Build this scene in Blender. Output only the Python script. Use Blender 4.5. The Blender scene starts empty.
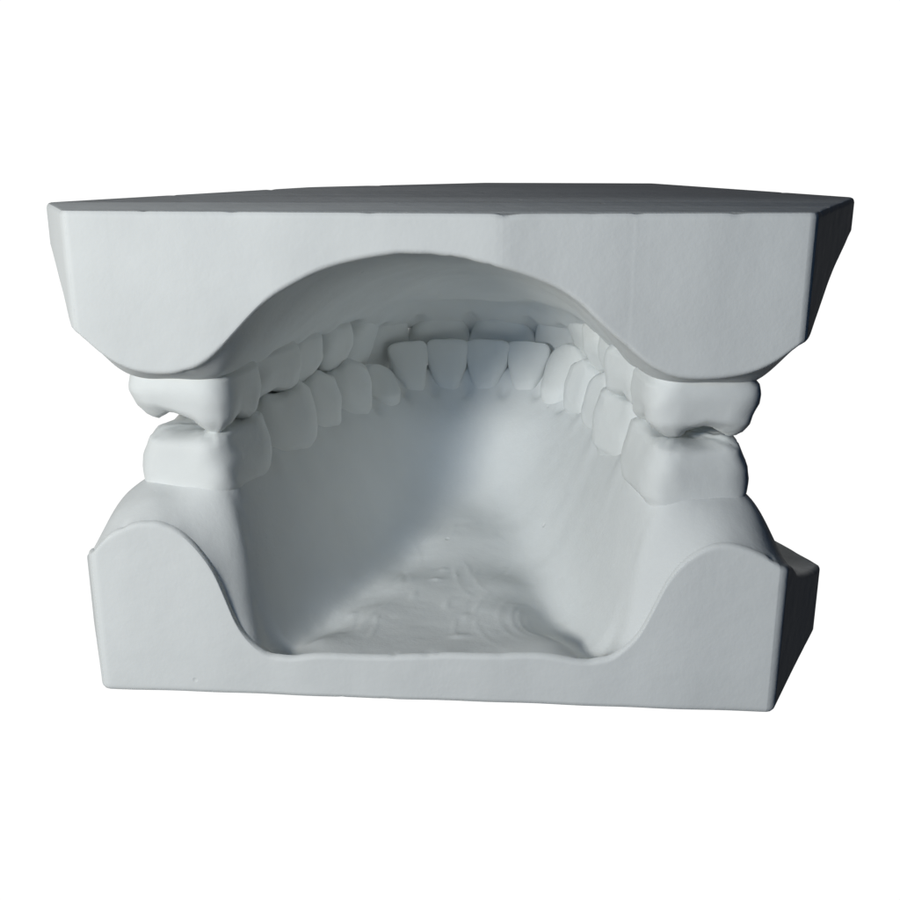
import bpy, bmesh, math, random
import numpy as np
from mathutils import Vector, Matrix

random.seed(7); np.random.seed(7)
S = 0.001                                   # everything below is written in millimetres
scene = bpy.context.scene
col = scene.collection

# ------------------------------------------------------------------ camera
PITCH, YAW = math.radians(16.5), math.radians(4.0)
cam_d = bpy.data.cameras.new('camera')
cam = bpy.data.objects.new('camera', cam_d); col.objects.link(cam)
fwd = Vector((-math.sin(YAW)*math.cos(PITCH), math.cos(YAW)*math.cos(PITCH), -math.sin(PITCH)))
CAM = Vector((7.80, -89.51, 51.87))
cam.location = CAM*S
cam.rotation_euler = fwd.to_track_quat('-Z', 'Y').to_euler()
cam_d.sensor_width = 36; cam_d.sensor_height = 36; cam_d.sensor_fit = 'HORIZONTAL'
cam_d.lens = 36*1049/900
cam_d.clip_start = 0.005; cam_d.clip_end = 20
scene.camera = cam
scene.render.resolution_x = scene.render.resolution_y = 1024

# ------------------------------------------------------------------ world, lamps, exposure
w = bpy.data.worlds.new('World'); scene.world = w; w.use_nodes = True
bg = w.node_tree.nodes['Background']
bg.inputs[0].default_value = (0.42, 0.62, 1.0, 1); bg.inputs[1].default_value = 0.008

def area(name, loc, target, size, power, color):
    l = bpy.data.lights.new(name, 'AREA'); l.shape = 'DISK'; l.size = size*S
    l.energy = power; l.color = color
    o = bpy.data.objects.new(name, l); col.objects.link(o)
    o.location = Vector(loc)*S
    o.rotation_euler = (Vector(target)-Vector(loc)).to_track_quat('-Z', 'Y').to_euler()
    return o
area('key_lamp', (-114, -162, 73), (0, 10, 30), 36, 0.345, (1.0, 0.972, 0.88))
area('fill_lamp', (-120, -260, 110), (0, 10, 24), 120, 0.17, (0.26, 0.54, 1.0))

scene.view_settings.view_transform = 'Standard'
scene.view_settings.look = 'None'
scene.view_settings.exposure = 0; scene.view_settings.gamma = 1
scene.render.engine = 'CYCLES'
scene.cycles.max_bounces = 10; scene.cycles.diffuse_bounces = 8

# ------------------------------------------------------------------ materials
def plaster(name, color, rough=0.8, fine=0.03):
    m = bpy.data.materials.new(name); m.use_nodes = True
    nt = m.node_tree; N = nt.nodes; L = nt.links
    b = N['Principled BSDF']
    b.inputs['Roughness'].default_value = rough
    b.inputs['Specular IOR Level'].default_value = 0.14
    tc = N.new('ShaderNodeTexCoord')
    n1 = N.new('ShaderNodeTexNoise'); n1.inputs['Scale'].default_value = 90; n1.inputs['Detail'].default_value = 6
    L.new(tc.outputs['Object'], n1.inputs['Vector'])
    r = N.new('ShaderNodeValToRGB')
    c = Vector(color)
    r.color_ramp.elements[0].position = 0.3; r.color_ramp.elements[0].color = (*(c*0.93), 1)
    r.color_ramp.elements[1].position = 0.7; r.color_ramp.elements[1].color = (*c, 1)
    L.new(n1.outputs['Fac'], r.inputs['Fac']); L.new(r.outputs['Color'], b.inputs['Base Color'])
    # grain of the stone and soft unevenness of its surface
    n2 = N.new('ShaderNodeTexNoise'); n2.inputs['Scale'].default_value = 420; n2.inputs['Detail'].default_value = 5
    n3 = N.new('ShaderNodeTexNoise'); n3.inputs['Scale'].default_value = 3200; n3.inputs['Detail'].default_value = 3
    for n in (n2, n3): L.new(tc.outputs['Object'], n.inputs['Vector'])
    b1 = N.new('ShaderNodeBump'); b1.inputs['Strength'].default_value = 0.22; b1.inputs['Distance'].default_value = 0.00035
    b2 = N.new('ShaderNodeBump'); b2.inputs['Strength'].default_value = 0.4; b2.inputs['Distance'].default_value = fine*S
    L.new(n2.outputs['Fac'], b1.inputs['Height']); L.new(n3.outputs['Fac'], b2.inputs['Height'])
    L.new(b1.outputs['Normal'], b2.inputs['Normal'])
    vo = N.new('ShaderNodeTexVoronoi'); vo.inputs['Scale'].default_value = 260          # casting pinholes, sparse
    L.new(tc.outputs['Object'], vo.inputs['Vector'])
    sep = N.new('ShaderNodeSeparateColor'); L.new(vo.outputs['Color'], sep.inputs[0])
    gt = N.new('ShaderNodeMath'); gt.operation = 'GREATER_THAN'; gt.inputs[1].default_value = 0.72; L.new(sep.outputs[0], gt.inputs[0])
    mr = N.new('ShaderNodeMapRange'); mr.inputs['From Min'].default_value = 0.03; mr.inputs['From Max'].default_value = 0.085
    mr.inputs['To Min'].default_value = 1; mr.inputs['To Max'].default_value = 0; L.new(vo.outputs['Distance'], mr.inputs['Value'])
    mu = N.new('ShaderNodeMath'); mu.operation = 'MULTIPLY'; L.new(gt.outputs[0], mu.inputs[0]); L.new(mr.outputs[0], mu.inputs[1])
    b3 = N.new('ShaderNodeBump'); b3.invert = True; b3.inputs['Strength'].default_value = 0.5; b3.inputs['Distance'].default_value = 0.00015
    L.new(mu.outputs[0], b3.inputs['Height']); L.new(b2.outputs['Normal'], b3.inputs['Normal']); L.new(b3.outputs['Normal'], b.inputs['Normal'])
    return m
MAT = plaster('white_plaster', (0.745, 0.765, 0.765))
MAT_TOOTH = plaster('tooth_plaster', (0.76, 0.78, 0.775), 0.6, 0.015)

# ------------------------------------------------------------------ backdrop: self-glowing white panel, added behind the casts as blank white background
bd = bpy.data.materials.new('glowing_white_panel'); bd.use_nodes = True
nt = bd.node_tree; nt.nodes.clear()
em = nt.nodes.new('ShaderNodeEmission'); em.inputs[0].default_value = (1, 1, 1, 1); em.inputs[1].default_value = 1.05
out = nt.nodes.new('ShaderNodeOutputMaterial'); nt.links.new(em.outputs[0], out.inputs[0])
bm = bmesh.new()
bmesh.ops.create_grid(bm, x_segments=8, y_segments=8, size=0.5)
bmesh.ops.scale(bm, vec=(1.08, 0.95, 1), verts=bm.verts)
me = bpy.data.meshes.new('backdrop'); bm.to_mesh(me); bm.free()
me.materials.append(bd)
backdrop = bpy.data.objects.new('backdrop', me); col.objects.link(backdrop)
backdrop.location = (CAM + fwd*620 + Vector((-85, -20, -70)))*S
backdrop.rotation_euler = (-fwd).to_track_quat('Z', 'Y').to_euler()
backdrop['kind'] = 'structure'

# ------------------------------------------------------------------ helpers
def root(name, label, cat):
    o = bpy.data.objects.new(name, None); col.objects.link(o)
    o.empty_display_size = 0.01
    o['label'] = label; o['category'] = cat
    return o

def link(name, bm, mat, parent, loc=(0, 0, 0), sharp=32):
    me = bpy.data.meshes.new(name); bmesh.ops.recalc_face_normals(bm, faces=bm.faces)
    bm.to_mesh(me); bm.free(); me.materials.append(mat)
    me.polygons.foreach_set('use_smooth', [True]*len(me.polygons))
    for p in me.polygons:
        if len(p.vertices) > 100: p.use_smooth = False
    me.set_sharp_from_angle(angle=math.radians(sharp))
    o = bpy.data.objects.new(name, me); col.objects.link(o)
    o.parent = parent; o.location = loc
    return o

def catmull(pts, n=24):
    P = [np.array(p, float) for p in pts]
    P = [2*P[0]-P[1]] + P + [2*P[-1]-P[-2]]
    o = []
    for i in range(1, len(P)-2):
        for k in range(n):
            t = k/n
            o.append(0.5*((2*P[i]) + (P[i+1]-P[i-1])*t + (2*P[i-1]-5*P[i]+4*P[i+1]-P[i+2])*t*t
                          + (3*P[i]-P[i-1]-3*P[i+1]+P[i+2])*t**3))
    o.append(P[-2]); return np.array(o)

class Arch:
    def __init__(s, left, right):
        s.c = catmull(list(reversed(left)) + right)            # back left ... midline ... back right
        d = np.r_[0, np.cumsum(np.linalg.norm(np.diff(s.c, axis=0), axis=1))]
        s.d = d - d[(len(left)-1)*24]
        # d = 0 at the midline, negative to the photo's left
    def at(s, t):
        x = np.interp(t, s.d, s.c[:, 0]); y = np.interp(t, s.d, s.c[:, 1])
        if t < s.d[0] or t > s.d[-1]:
            a, b = (s.c[0], s.c[4]) if t < s.d[0] else (s.c[-1], s.c[-5])
            e = (a-b)/np.linalg.norm(a-b)*(abs(t)-abs(s.d[0] if t < s.d[0] else s.d[-1]))
            x, y = a+e
        x0, y0 = [np.interp(t-.8, s.d, s.c[:, k]) for k in (0, 1)]
        x1, y1 = [np.interp(t+.8, s.d, s.c[:, k]) for k in (0, 1)]
        tg = np.array((x1-x0, y1-y0)); tg /= np.linalg.norm(tg)
        return np.array((x, y)), tg, np.array((-tg[1], tg[0]))  # point, tangent, outward normal

def spline_surface(ctrl, X, Y, p=1.6):
    c = np.array(ctrl, float); n = len(c)
    r = np.hypot(c[:, 0][:, None]-c[:, 0], c[:, 1][:, None]-c[:, 1])
    A = np.zeros((n+3, n+3)); A[:n, :n] = r**p + np.eye(n)*-0.02
    Q = np.c_[np.ones(n), c[:, 0]/40, c[:, 1]/40]; A[:n, n:] = Q; A[n:, :n] = Q.T
    wgt = np.linalg.lstsq(A, np.r_[c[:, 2], 0, 0, 0], rcond=None)[0]
    Z = wgt[n] + wgt[n+1]*X/40 + wgt[n+2]*Y/40
    for i in range(n): Z = Z + wgt[i]*np.hypot(X-c[i, 0], Y-c[i, 1])**p
    return Z

def soften(Z, Y, sig):
    """smooth a height grid, leaving the trimmed back edge as it is"""
    k = np.arange(-int(3*sig), int(3*sig)+1); g = np.exp(-(k/sig)**2/2); g /= g.sum(); n = len(k)//2
    A = np.pad(Z, n, mode='edge')
    A = sum(g[i]*A[i:i+Z.shape[0], :] for i in range(len(k)))
    A = sum(g[i]*A[:, i:i+Z.shape[1]] for i in range(len(k)))
    m = np.clip((Y-.8)/3.5, 0, 1)
    return Z*(1-m)+A*m

def vnoise(X, Y, cell, seed):
    rs = np.random.RandomState(seed); g = rs.rand(160, 160)
    x = (X+200)/cell; y = (Y+200)/cell
    xi = np.floor(x).astype(int) % 158; yi = np.floor(y).astype(int) % 158
    fx = x-np.floor(x); fy = y-np.floor(y); fx = fx*fx*(3-2*fx); fy = fy*fy*(3-2*fy)
    return (g[xi, yi]*(1-fx)*(1-fy)+g[xi+1, yi]*fx*(1-fy)+g[xi, yi+1]*(1-fx)*fy+g[xi+1, yi+1]*fx*fy) - .5

def chamfer(poly, r):
    o = []; n = len(poly)
    for i in range(n):
        if i == 1 and n == 8 and abs(poly[1][1]) < .6 and abs(poly[1][0]) < 10: o.append(np.array(poly[1], float)); continue
        a, b, c = [np.array(poly[j % n], float) for j in (i-1, i, i+1)]
        e1 = (a-b)/np.linalg.norm(a-b); e2 = (c-b)/np.linalg.norm(c-b)
        o += [b+e1*r, b+(e1+e2)*r*0.29, b+e2*r]
    return o

def edge_dist(poly, p):
    cen = np.mean(np.array(poly), axis=0); m = 99
    for i in range(len(poly)):
        a, b = np.array(poly[i], float), np.array(poly[(i+1) % len(poly)], float)
        d = (b-a)/np.linalg.norm(b-a); nr = np.array((d[1], -d[0]))
        if np.dot(nr, a-cen) < 0: nr = -nr
        m = min(m, np.dot(a-p, nr))
    return m

def rim(ctrl, poly, zs, ease=lambda f, i: f):
    """control points along the trimmed outline (back edge excluded), also a little beyond it"""
    cen = np.mean(np.array(poly), axis=0)
    for i in range(len(poly)):
        j = (i+1) % len(poly)
        a, b = np.array(poly[i], float), np.array(poly[j], float)
        if (a[1] < 2 and b[1] < 2) or zs[i] is None or zs[j] is None: continue
        L_ = np.linalg.norm(b-a); n = max(2, int(L_/4))
        for k in range(n+1):
            f = k/n; p = a+(b-a)*f; z = zs[i]+(zs[j]-zs[i])*ease(f, i)
            if p[1] < 1.5: continue
            ctrl.append((p[0], p[1], z))
            q = cen+(p-cen)*1.1; ctrl.append((q[0], q[1], z))

def cast_body(name, surf, poly, z_base, parent, up=True, step=0.27, edge=0.5):
    """solid whose free side is the surface surf(X, Y), trimmed to the convex outline poly, flat at z_base"""
    xs = np.arange(-46, 47, step); ys = np.arange(-3, 66, step)
    X, Y = np.meshgrid(xs, ys); Z = surf(X, Y)
    bm = bmesh.new()
    V = [[bm.verts.new((X[j, i], Y[j, i], Z[j, i])) for i in range(len(xs))] for j in range(len(ys))]
    for j in range(len(ys)-1):
        for i in range(len(xs)-1):
            bm.faces.new((V[j][i], V[j][i+1], V[j+1][i+1], V[j+1][i]))
    P = chamfer(poly, 0.6); cen = np.mean(P, axis=0); n = len(P)
    for i in range(n):
        a, b = P[i], P[(i+1) % n]; d = (b-a)/np.linalg.norm(b-a); nrm = np.array((d[1], -d[0]))
        if np.dot(nrm, (a+b)/2-cen) < 0: nrm = -nrm
        q = a - nrm*edge
        bmesh.ops.bisect_plane(bm, geom=bm.verts[:]+bm.edges[:]+bm.faces[:], plane_co=(q[0], q[1], 0),
                               plane_no=(nrm[0], nrm[1], 0), clear_outer=True, dist=1e-5)
    bmesh.ops.remove_doubles(bm, verts=bm.verts, dist=0.004)
    Pn = []
    for i in range(n):
        a, b = P[i], P[(i+1) % n]; d = (b-a)/np.linalg.norm(b-a); nrm = np.array((d[1], -d[0]))
        if np.dot(nrm, (a+b)/2-cen) < 0: nrm = -nrm
        Pn.append((a, nrm))
    def outdir(x, y):                                   # outward direction at a rim point
        v = np.zeros(2)
        for a, nrm in Pn:
            dd = abs(np.dot(np.array((x, y))-a, nrm)+edge)
            if dd < 0.06: v = v+nrm
        if np.linalg.norm(v) < 1e-6: v = np.array((x, y))-cen
        return v/np.linalg.norm(v)
    loop = [e for e in bm.edges if e.is_boundary]
    sg = 1 if up else -1
    vs = {v for e in loop for v in e.verts}
    info = {v.index: None for v in ()}
    bm.verts.index_update()
    base = {v: (v.co.copy(), outdir(v.co.x, v.co.y)) for v in vs}
    cur = loop; src = {v: base[v] for v in vs}
    prof = [(0.30, 0.06), (0.70, 0.32), (0.93, 0.65), (1.0, 1.0)]
    H = None
    steps = [('top', a, b) for a, b in prof] + [('wall', k, 0) for k in (.015, .05, .2, .4, .6, .8, .95, .985)] + [('bot', a, b) for a, b in ((1, 1), (.86, .5), (.6, .15), (.2, 0))]
    for kind, a, b in steps:
        r = bmesh.ops.extrude_edge_only(bm, edges=cur)
        nv = [g for g in r['geom'] if isinstance(g, bmesh.types.BMVert)]
        ne = [g for g in r['geom'] if isinstance(g, bmesh.types.BMEdge)]
        ns = {}
        key = {(round(v.co.x, 4), round(v.co.y, 4), round(v.co.z, 4)): v for v in src}
        for v in nv:
            o = key[(round(v.co.x, 4), round(v.co.y, 4), round(v.co.z, 4))]
            ns[v] = src[o]
        for v in nv:
            c, d = ns[v]
            zt = c.z - sg*edge; zb = z_base + sg*edge
            if kind == 'top': v.co = (c.x+d[0]*edge*a, c.y+d[1]*edge*a, c.z-sg*edge*b)
            elif kind == 'wall': v.co = (c.x+d[0]*edge, c.y+d[1]*edge, zt+(zb-zt)*a)
            else: v.co = (c.x+d[0]*edge*a, c.y+d[1]*edge*a, z_base+sg*edge*b)
        src = ns; cur = [e for e in ne if e.is_boundary]
    bmesh.ops.contextual_create(bm, geom=cur)
    rs = np.random.RandomState(len(poly)+int(z_base)+3); E_ = [c for c, d in base.values()]
    chips = []
    for i in range(46):
        c = E_[rs.randint(len(E_))]; chips.append((c.x, c.y, c.z if rs.rand() < .65 else z_base, rs.uniform(.25, .7), rs.uniform(.04, .16)))
    for v in bm.verts:
        for x, y, z, r, dp in chips:
            q = ((v.co.x-x)**2+(v.co.y-y)**2+(v.co.z-z)**2)/r**2
            if q < 5:
                k = dp*math.exp(-q); v.co.z += k*(.7 if z == z_base else -.7)*sg; v.co.x -= k*.5*math.copysign(1, x); v.co.y += k*.5*(1 if y < 10 else -1)
    for v in bm.verts:                                   # hand-trimmed: very slight waviness of the walls
        x, y, z = v.co
        v.co.y += 0.05*math.sin(x*.23+z*.11)+0.04*math.sin(x*.71+1)
        v.co *= S
    return link(name, bm, MAT, parent, sharp=28)

# ------------------------------------------------------------------ the tooth builder
def tooth(kind, W, B, H, root_d, P, tg, nrm, z0, sg, parent, name, cusp=None, tip=0., lean=0., edge_w=None, spin=0., seed=0, ling_h=0., bucc_h=0., drop=0.):
    """P plan centre, tg/nrm tangent and outward normal; z0 gum level; sg=+1 crown grows up, -1 down"""
    if spin:
        c, s_ = math.cos(spin), math.sin(spin)
        tg, nrm = tg*c+nrm*s_, nrm*c-tg*s_
    rs = np.random.RandomState(seed+11)
    NA = 60
    post = kind in ('molar', 'premolar')
    lv = [-1, -.6, -.25, -.05, .03, .09, .15, .24, .33, .46, .58, .69, .79, .87, .93]
    rows = []
    if cusp is None: cusp = []
    def hcusp(u, n):
        h = 0
        for cu, cn, ch, cs in cusp: h += ch*math.exp(-((u-cu)**2+(n-cn)**2)/cs**2)
        return h
    def sec(s):
        # returns half width, lingual half depth, buccal half depth, exponent at relative height s
        if kind == 'molar':
            a = np.interp(s, [-1, 0, .35, .65, .9, 1], [.88, .95, 1.0, 1.0, .97, .92])
            bl = np.interp(s, [-1, -.05, .09, .3, .6, 1], [.84, .90, .99, 1.0, .97, .82]); bb = np.interp(s, [-1, -.05, .09, .3, .6, 1], [.84, .90, .98, 1.0, .94, .74])
            f_ = 1 if sg > 0 else 1+.14*max(0, s-.3)/.7
            return a*W/2, bl*B/2*f_, bb*B/2*f_, 4.4
        if kind == 'premolar':
            a = np.interp(s, [-1, 0, .3, .65, .9, 1], [.84, .92, .97, 1.0, .97, .90])
            bl = np.interp(s, [-1, -.05, .09, .3, .6, 1], [.84, .88, .98, 1.0, .95, .68]); bb = np.interp(s, [-1, 0, .3, .6, 1], [.8, .96, 1.0, .93, .62])
            return a*W/2, bl*B/2, bb*B/2, 3.8
        if kind == 'canine':
            a = np.interp(s, [-1, 0, .3, .62, .85, 1], [.62, .70, .86, 1.0, .80, .36])
            bl = np.interp(s, [-1, 0, .2, .5, .8, 1], [.85, 1.0, .98, .60, .28, .12]); bb = np.interp(s, [-1, 0, .3, .6, 1], [.85, .95, 1.0, .8, .2])
            return a*W/2, bl*B/2, bb*B/2, 2.6
        a = np.interp(s, [-1, 0, .2, .5, .85, 1], [.46, .52, .66, .90, 1.0, .98])
        bl = np.interp(s, [-1, 0, .2, .45, .75, 1], [.80, .86, .80, .52, .24, .08]); bb = np.interp(s, [-1, 0, .3, .6, 1], [.85, .95, .95, .60, .14])
        return a*W/2, bl*B/2, bb*B/2, 3.2
    def point(s, rho, th):
        a, bl, bb, ex = sec(min(s, 1))
        c, q = math.cos(th), math.sin(th)
        u = a*math.copysign(abs(c)**(2/ex), c)*rho
        b_ = bb if q > 0 else bl
        n = b_*math.copysign(abs(q)**(2/ex), q)*rho
        # vertical grooves between the cusps
        if post and s > .2:
            k = min(1, (s-.2)/.5)*0.055
            n *= 1-k*math.exp(-(u/(W*.10))**2)
            u *= 1-k*.7*math.exp(-(n/(B*.16))**2)
        z = (s*H if s > 0 else s*root_d)
        if post:
            bl_ = max(0, min(1, (s-.45)/.5))
            z += bl_*hcusp(u/(W/2), n/(B/2))
        if s > .3:
            kk = (s-.3)/.7
            z += kk*(bucc_h if n > 0 else ling_h)*min(1, abs(n)/(B/2)*1.6)
        if tip and s > .5: z -= (s-.5)*2*tip*abs(u/(W/2))**(5 if kind == 'incisor' else 1.5)
        if drop and s > .3: z -= min(1, (s-.3)/.5)*abs(drop)*max(0, .35+u/(W/2)*math.copysign(1, drop))
        n += lean*s
        return u, n, z
    for s in lv: rows.append([point(s, 1, 2*math.pi*k/NA) for k in range(NA)])
    for rho, s in ((.965, .965), (.90, .985), (.80, .995), (.68, 1), (.54, 1), (.40, 1), (.27, 1), (.14, 1)):
        rr = []
        for k in range(NA):
            u, n, z = point(s, rho, 2*math.pi*k/NA); rr.append((u, n, z))
        rows.append(rr)
    cpt = point(1, 0.0001, 0)
    bm = bmesh.new()
    def wv(p):
        u, n, z = p
        j = 0.05
        u += j*math.sin(z*1.9+seed)*.8; n += j*math.sin(z*1.3+u*1.2+seed*2.1)
        z += 0.05*math.sin(u*2.3+seed)*math.sin(n*2.1+seed*.7)
        if post and z > H*.62:
            q = min(1, (z-H*.62)/(H*.3))
            z += q*(.11*math.sin(u*3.1+seed*1.7+math.sin(n*2.2))*math.sin(n*3.4+seed*.9)+.05*math.sin(u*6.3+seed)*math.sin(n*5.7+seed*2.3))
            z -= q*.22*math.exp(-((u+.5*math.sin(n*1.5+seed))/.35)**2)*math.exp(-(n/(B*.3))**2)
            z -= q*.2*math.exp(-((n+.4*math.sin(u*1.3+seed))/.35)**2)*math.exp(-(u/(W*.36))**2)
        u += .04*math.sin(z*1.7+n*1.5+seed); n += .04*math.sin(z*1.9+u*1.4+seed*1.3)
        return Vector(((tg[0]*u+nrm[0]*n)*S, (tg[1]*u+nrm[1]*n)*S, sg*z*S))
    R = [[bm.verts.new(wv(p)) for p in row] for row in rows]
    for j in range(len(R)-1):
        for k in range(NA):
            bm.faces.new((R[j][k], R[j][(k+1) % NA], R[j+1][(k+1) % NA], R[j+1][k]))
    c = bm.verts.new(wv(cpt))
    for k in range(NA): bm.faces.new((R[-1][k], R[-1][(k+1) % NA], c))
    bm.faces.new(list(reversed(R[0])))
    return link(name, bm, MAT_TOOTH, parent, loc=(P[0]*S, P[1]*S, z0*S), sharp=75)

MOLAR4 = [(-.50, .55, 1.7, .40), (.50, .55, 1.7, .40), (-.50, -.58, 1.8, .42), (.50, -.58, 1.8, .42), (0, 0, -.6, .36)]
PREM2 = [(0, .52, 1.4, .46), (0, -.5, 1.1, .44), (0, 0, -.3, .25)]

# tooth rows, from the midline outwards: kind, width along the arch, depth
LOW_SET = [('incisor', 5.0, 5.6), ('incisor', 5.2, 5.8), ('canine', 6.9, 7.2), ('premolar', 7.0, 7.6),
           ('premolar', 7.2, 8.2), ('molar', 11.0, 10.2), ('molar', 10.8, 10.6)]
UP_SET = [('incisor', 8.0, 6.4), ('incisor', 6.4, 6.0), ('canine', 7.3, 7.8), ('premolar', 6.8, 8.8),
          ('premolar', 6.7, 9.0), ('molar', 10.2, 10.6), ('molar', 9.8, 10.8)]

LOW = Arch(left=[(0.3, 50.6), (-5, 49.6), (-9.6, 46.4), (-13.0, 41.0), (-16.2, 34.5), (-19.4, 26), (-22.0, 17), (-24.4, 4)],
           right=[(5.6, 50.0), (11.0, 48.4), (15.2, 43.8), (18.2, 36), (20.7, 26), (22.6, 17), (24.5, 4)])
UPP = Arch(left=[(0.6, 53.6), (-5.5, 52.4), (-11.0, 48.6), (-14.8, 42.5), (-17.8, 35), (-20.8, 26), (-23.0, 17), (-24.7, 4)],
           right=[(6.8, 52.8), (12.8, 50.4), (17.2, 45.0), (19.8, 36.5), (21.8, 26), (23.2, 17), (24.8, 4)])

# ================================================================== LOWER CAST
low = root('lower_dental_cast', 'white plaster cast of the lower jaw, the bottom half with a hollow tongue space', 'dental cast')
LOW_BACK = [(-34, 13.0), (-32.8, 13.7), (-31.4, 15.4), (-29.2, 16.8), (-26.9, 17.4), (-24.6, 17.0), (-22.8, 15.5), (-21.7, 13.9), (-20.7, 12.1),
            (-19.8, 9.4), (-19, 6.9), (-18.0, 5.7), (-16.9, 5.1), (-15, 4.6), (-12.9, 4.5), (-8, 4.6), (-3, 4.8), (1.5, 5.1), (6, 5.2), (11, 5.3), (15.6, 5.4),
            (17.6, 6.0), (19.2, 7.2), (20.3, 9.6), (21.3, 12.3), (22.6, 14.4), (24.2, 15.9), (26.3, 16.7), (28, 16.5), (29.5, 16.0), (30.8, 15.4), (32, 14.6), (34, 13.8)]
LOW_POLY = [(-32.6, 0), (32, 0), (40.4, 18), (27, 48), (13, 60.5), (-12, 60.5), (-27, 48), (-39.6, 15)]
ctrl = [(x, 0, z) for x, z in LOW_BACK] + [(x, -3, z) for x, z in LOW_BACK[::3]]
for sd in (-1, 1):
    T = abs(LOW.d[0]) if sd < 0 else LOW.d[-1]
    for t in np.arange(1.5, T+2, 4.2):
        P, tg, nr = LOW.at(sd*t)
        fr = float(np.interp(t, [0, 16, 24], [1.0, .9, 0]))
        h = np.interp(t, [0, 12, 22, 34, 52], [2.7, 3.2, 3.9, 4.8, 5.2])
        if P[1] < 5.5: prof = [(-h+.6, 19.4), (0, 19.8), (h, 19.2)]
        elif P[1] < 9: prof = [(0, 20.8), (h, 20.0), (h+2.2, 16.4), (h+4.2, 12.8)]
        else: prof = [(-h, 18.9+float(np.interp(P[1], [9, 20, 27], [1.3, .5, 0]))), (0, 21.0+1.2*fr), (h, 19.2+3*fr), (h+2.2, 16.2), (h+4.2, 12.0), (h+6.5, 9.0)]
        for q, z in prof:
            p = P+nr*q
            if q > h+.1 and edge_dist(LOW_POLY, p) < 2.6: continue
            if q < 0 and 5.5 < P[1] < 9: continue
            if p[1] > 1.2: ctrl.append((p[0], p[1], z))
# slope of the lingual wall and the wedge-shaped floor it runs out on
FOOT = [(-17, 3, 5.2), (-14.6, 9, 5.5), (-11.6, 16, 5.9), (-7.8, 27, 6.6), (-3.8, 36, 8.2), (0.6, 40.0, 10.0),
        (5.6, 36, 8.2), (10.2, 26, 6.6), (13.6, 15, 5.9), (15.6, 8, 5.5), (17, 3, 5.2)]
GUMIN = [(-19.0, 3.4, 18.8), (-17.9, 9, 19.8), (-16.2, 16, 19.2), (-13.4, 28, 18.2), (-8.4, 41, 18.2), (0.5, 46.6, 18.2),
         (11.4, 41.5, 18.2), (16.0, 27, 18.2), (17.6, 15, 19.2), (18.6, 9, 19.6), (19.8, 3.4, 18.4)]
_r = np.linspace(0, len(FOOT)-1, 27)
_F = catmull(FOOT, 40); _G = catmull(GUMIN, 40)
for F_, G_ in [(tuple(_F[int(round(q*40))]), tuple(_G[int(round(q*40))])) for q in _r]:
    ctrl.append(F_)
    for k, zz in ((.22, .16), (.5, .47), (.78, .82)):
        ctrl.append((F_[0]+(G_[0]-F_[0])*k, F_[1]+(G_[1]-F_[1])*k, F_[2]+(G_[2]-F_[2])*zz))
for x, y, z in [(-12, 4, 4.7), (-6, 5, 4.6), (0, 5, 4.7), (6, 5, 5.0), (12, 4, 5.2), (-8, 10, 4.8), (0, 11, 4.8), (8, 10, 5.1), (-5, 17, 5.2), (7, 17, 5.3),
                (1, 18, 5.0), (1, 25, 5.8), (-2.6, 28, 6.3), (4.6, 28, 6.3), (0.7, 33, 7.2)]:
    ctrl.append((x, y, z))
rim(ctrl, LOW_POLY, [13.8, 14.7, 8, 7.6, 7.6, 7.6, 7.6, 8.4], lambda f, i: f**.6 if i == 1 else (1-(1-f)**.6 if i == 7 else f))

ctrl += [(-30.4, 6, 19.4), (-32.3, 6, 17.0), (-33.8, 6, 14.2), (-32.4, 3, 15.6), (-30.6, 3, 18.0), (-27, 2.6, 19.3), (-23.5, 2.6, 18.9), (26.4, 2.6, 18.6), (29.4, 6, 19.8), (31.1, 6, 18.2), (32.4, 6, 14.2)]

def ridges(X, Y):
    """brush and spatula marks left in the floor of the tongue space"""
    Z = np.zeros_like(X)
    def arc(cx, cy, r, a0, a1, amp, wd):
        nonlocal Z
        rr = np.hypot(X-cx, Y-cy); an = np.degrees(np.arctan2(Y-cy, X-cx)) % 360
        m = 1/(1+np.exp(-(an-a0)/4))*1/(1+np.exp((an-a1)/4))
        Z += amp*np.exp(-((rr-r)/wd)**2)*m
    for r, a in ((5.6, .07), (6.5, .10), (7.3, .08), (8.6, .05), (11.0, .05)): arc(14.5, 9.0, r, 150, 225, a, .26)
    for r, a in ((8, .06), (10, .05)): arc(11.0, 19, r, 165, 215, a, .3)
    for x, y, rx, ry, a in ((-1.2, 17.5, .9, .5, .35), (0.4, 11.5, .6, 1.3, .25), (2.2, 4.2, 1.6, .6, .3), (-0.6, 20.5, .7, .6, .3), (-9.5, 10.5, .7, .7, .25), (2.6, 8.5, .8, 1.0, .2), (-3.3, 13.4, .6, 1.2, .2)):
        Z += .5*a*np.exp(-((X-x)/(rx*.6))**2-((Y-y)/(ry*.8))**2)
    rs = np.random.RandomState(5)
    for i in range(34):                                  # fine brush scratches
        x, y = rs.uniform(-9, 11), rs.uniform(3, 30); a = rs.uniform(-.5, .5) + (.9 if x > 4 else 1.45); L_ = rs.uniform(.8, 2.6)
        if abs(x-.5) > 14*(1-y/40): continue
        u = (X-x)*math.cos(a)+(Y-y)*math.sin(a); v = -(X-x)*math.sin(a)+(Y-y)*math.cos(a)+.05*u*u*rs.choice((-1, 1))
        Z += rs.uniform(.03, .09)*rs.choice((1, 1, -1))*np.exp(-(v/.2)**2-(u/L_)**4)
    return Z

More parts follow.
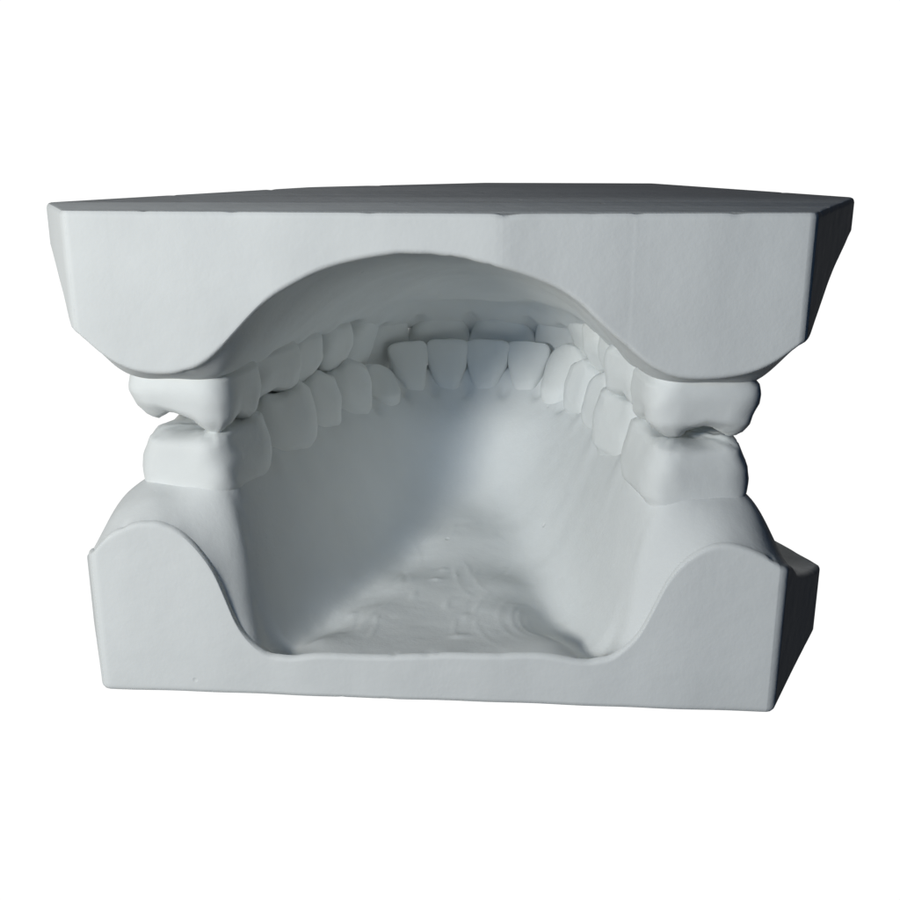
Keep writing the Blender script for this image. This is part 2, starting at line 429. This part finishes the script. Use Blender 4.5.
def gum_detail(arch, tset, sg):
    """papillae: the gum rises a little between neighbouring teeth"""
    pts = []
    for sd in (-1, 1):
        t = 0; k_ = ((abs(arch.d[0]) if sd < 0 else arch.d[-1])+.3)/sum(q[1] for q in tset)
        for i, (k, W, B) in enumerate(tset[:-1]):
            t += W*k_
            P, tg, nr = arch.at(sd*t)
            pts.append((P, nr, B/2, .5 if i > 2 else -.55))
    pts.append((arch.at(0)[0], arch.at(0)[2], 3, -.55))
    def f(X, Y):
        Z = np.zeros_like(X)
        for P, nr, b, amp in pts:
            for q in ((-b+.4, b-.6) if amp > 0 else (-b+.5, -b+1.3)):
                p = P+nr*q
                Z += amp*np.exp(-((X-p[0])**2+(Y-p[1])**2)/(1.5 if amp > 0 else .9)**2)
        return Z*sg
    return f
gl = gum_detail(LOW, LOW_SET, 1)
def low_surf(X, Y):
    Z = soften(spline_surface(ctrl, X, Y), Y, 4.0)
    ramp = np.clip((Y-.6)/4, 0.3, 1)
    Z = Z + ramp*(ridges(X, Y) + gl(X, Y) + vnoise(X, Y, 7, 1)*.12 + vnoise(X, Y, 2.6, 2)*.05 + vnoise(X, Y, 1.1, 3)*.045)
    return np.maximum(Z, 2)
cast_body('plaster_base', low_surf, LOW_POLY, 0, low)

def set_teeth(arch, tset, z_gum, sg, parent, H, over=None):
    over = over or {}
    for sd in (-1, 1):
        t = 0; T = abs(arch.d[0]) if sd < 0 else arch.d[-1]
        k_ = (T+.3)/sum(q[1] for q in tset)
        for i, (kind, W, B) in enumerate(tset):
            W *= k_
            tc = t+W/2; t += W
            P, tg, nr = arch.at(sd*tc)
            o = dict(over.get((sd, i), {}))
            kw = dict(kind=kind, W=W*(1.12 if i == 0 else (1.04 if sg > 0 else 1.10) if i == 1 else 1.05 if i < 3 else 0.955), B=B, H=H[kind], root_d=2.6, P=P+nr*o.pop('push', 0), tg=tg, nrm=nr, z0=z_gum, sg=sg,
                      parent=parent, name=kind, seed=i*3+(1 if sd > 0 else 2)+(20 if sg > 0 else 0), spin=random.uniform(-.05, .05)+(sd*(.17 if i < 6 else .05) if i > 2 else 0))
            if kind == 'molar': kw['cusp'] = [(a+random.uniform(-.06, .06), b+random.uniform(-.06, .06), (c if sg < 0 else c*.62)*random.uniform(.85, 1.15), d) for a, b, c, d in MOLAR4]
            if kind == 'premolar': kw['cusp'] = PREM2
            if kind == 'canine': kw['tip'] = .8
            if kind == 'incisor': kw['tip'] = .45; kw['lean'] = .3
            if kind == 'molar' and i == 6:
                kw['drop'] = (.6 if sg > 0 else .3)*sd
                if sg < 0: kw['cusp'] = [(a, b, c*1.15, d*.92) for a, b, c, d in kw['cusp']] + [(.78*sd, .08, .55, .12)]
                if sg > 0: kw['cusp'] = [(a, b, c*.45, d) for a, b, c, d in kw['cusp']]
            kw.update(o)
            tooth(**kw)
set_teeth(LOW, LOW_SET, 19.2, 1, low, {'molar': 5.9, 'premolar': 5.8, 'canine': 7.2, 'incisor': 6.7},
          {(-1, 2): dict(H=4.6)})

# ================================================================== UPPER CAST
upp = root('upper_dental_cast', 'flat-topped white plaster cast of the upper jaw, resting teeth down on the lower one', 'dental cast')
UP_BACK = [(-35, 37.6), (-32.6, 36.1), (-30.5, 34.4), (-28.8, 33.1), (-27.1, 32.2), (-25.3, 31.8), (-23.4, 31.9), (-22, 32.3), (-20.6, 33.0), (-19.2, 34.1), (-17.8, 35.4), (-15.9, 37.2),
           (-14.2, 38.6), (-12.3, 39.7), (-9.6, 41.0), (-6.1, 42.0), (-2.7, 42.5), (0.7, 42.4), (3.4, 42.0), (5.8, 41.4), (9.2, 40.3), (11, 39.5), (12.6, 38.4), (14.4, 36.7),
           (15.7, 35.6), (17, 34.6), (18.3, 33.6), (19.6, 32.8), (22.2, 32.2), (25.6, 32.4), (28.5, 33.3), (30.2, 34.2), (31.9, 35.2), (34, 36.6)]
UP_POLY = [(-32.3, 0.7), (6.0, -0.7), (32.3, 2.3), (42.6, 27), (25.5, 63), (2, 63.3), (-20, 47.5), (-38.7, 12)]
uc = [(x, 0, z) for x, z in UP_BACK] + [(x, -3, z) for x, z in UP_BACK[::3]]
for sd in (-1, 1):
    T = abs(UPP.d[0]) if sd < 0 else UPP.d[-1]
    for t in np.arange(1.5, T+2, 4.2):
        P, tg, nr = UPP.at(sd*t)
        fr = float(np.interp(t, [0, 18, 26], [1.0, .9, 0]))
        h = np.interp(t, [0, 12, 22, 34, 54], [3.0, 3.6, 4.4, 5.0, 5.3])
        if P[1] < 5.5: prof = [(-h, 31.2), (0, 30.6), (h, 31.0)]
        elif P[1] < 9: prof = [(-h, 30.9), (0, 30.2), (h, 31), (h+2.2, 34.0), (h+4.4, 37.2)]
        else: prof = [(-h-1.0, 31.8-1.3*fr), (-h, 30.8-2.0*fr), (0, 30.0-2.6*fr), (h, 30.4-6.0*fr), (h+2.2, 34-2.5*fr), (h+4.4, 38.0), (h+6.5, 40.2)]
        for q, z in prof:
            p = P+nr*q
            if q > h+.1 and edge_dist(UP_POLY, p) < 2.6: continue
            if p[1] > 1.4: uc.append((p[0], p[1], z))
for x, y, z in [(-15.0, 5, 36.4), (-12.6, 5, 38.6), (0, 6, 41.7), (-8, 6, 40.8), (8, 6, 40.3), (14.4, 5, 36.6), (-13, 14, 35.6), (-9, 14, 38.4), (0.5, 14, 40.3), (10, 14, 38.2), (14.6, 14, 35.4),
                (-12, 24, 34.4), (-7.5, 24, 36.8), (0.6, 24, 38.3), (9, 24, 36.8), (13.4, 24, 34.4), (-9, 34, 33.2), (0.6, 34, 35.6), (10.4, 34, 33.2), (-4, 42, 32.2), (0.6, 42, 32.6), (5.4, 42, 32.2)]:
    uc.append((x, y, z))
rim(uc, UP_POLY, [36.2, None, 35.3, 42.3, 42, 42, 42, 42])
gu = gum_detail(UPP, UP_SET, -1)
def up_surf(X, Y):
    Z = soften(spline_surface(uc, X, Y), Y, 3.0)
    ramp = np.clip((Y-.8)/4, 0.3, 1)
    Z = Z + ramp*(gu(X, Y) + vnoise(X, Y, 8, 5)*.3 + vnoise(X, Y, 3, 6)*.12)
    return np.minimum(Z, 44.5)
ub = cast_body('plaster_base', up_surf, UP_POLY, 46.0, upp, up=False)
# the two cuts of the trimming wheel on the back meet in a faint vertical edge
_m = ub.data; _at = _m.attributes.get('sharp_edge') or _m.attributes.new('sharp_edge', 'BOOLEAN', 'EDGE')
for e in _m.edges:
    a, b = _m.vertices[e.vertices[0]].co, _m.vertices[e.vertices[1]].co
    if abs(a.x-6*S) < .2*S and abs(b.x-6*S) < .2*S and a.y < .2*S and b.y < .2*S and abs(a.z-b.z) > abs(a.x-b.x)*2: _at.data[e.index].value = True
set_teeth(UPP, UP_SET, 30.6, -1, upp, {'molar': 3.7, 'premolar': 5.0, 'canine': 8.2, 'incisor': 8.6},
          {(-1, 6): dict(bucc_h=-1.1, ling_h=.3), (1, 6): dict(bucc_h=.2), (-1, 1): dict(push=.2, W=8.2), (-1, 2): dict(H=8.8, W=8.6)})
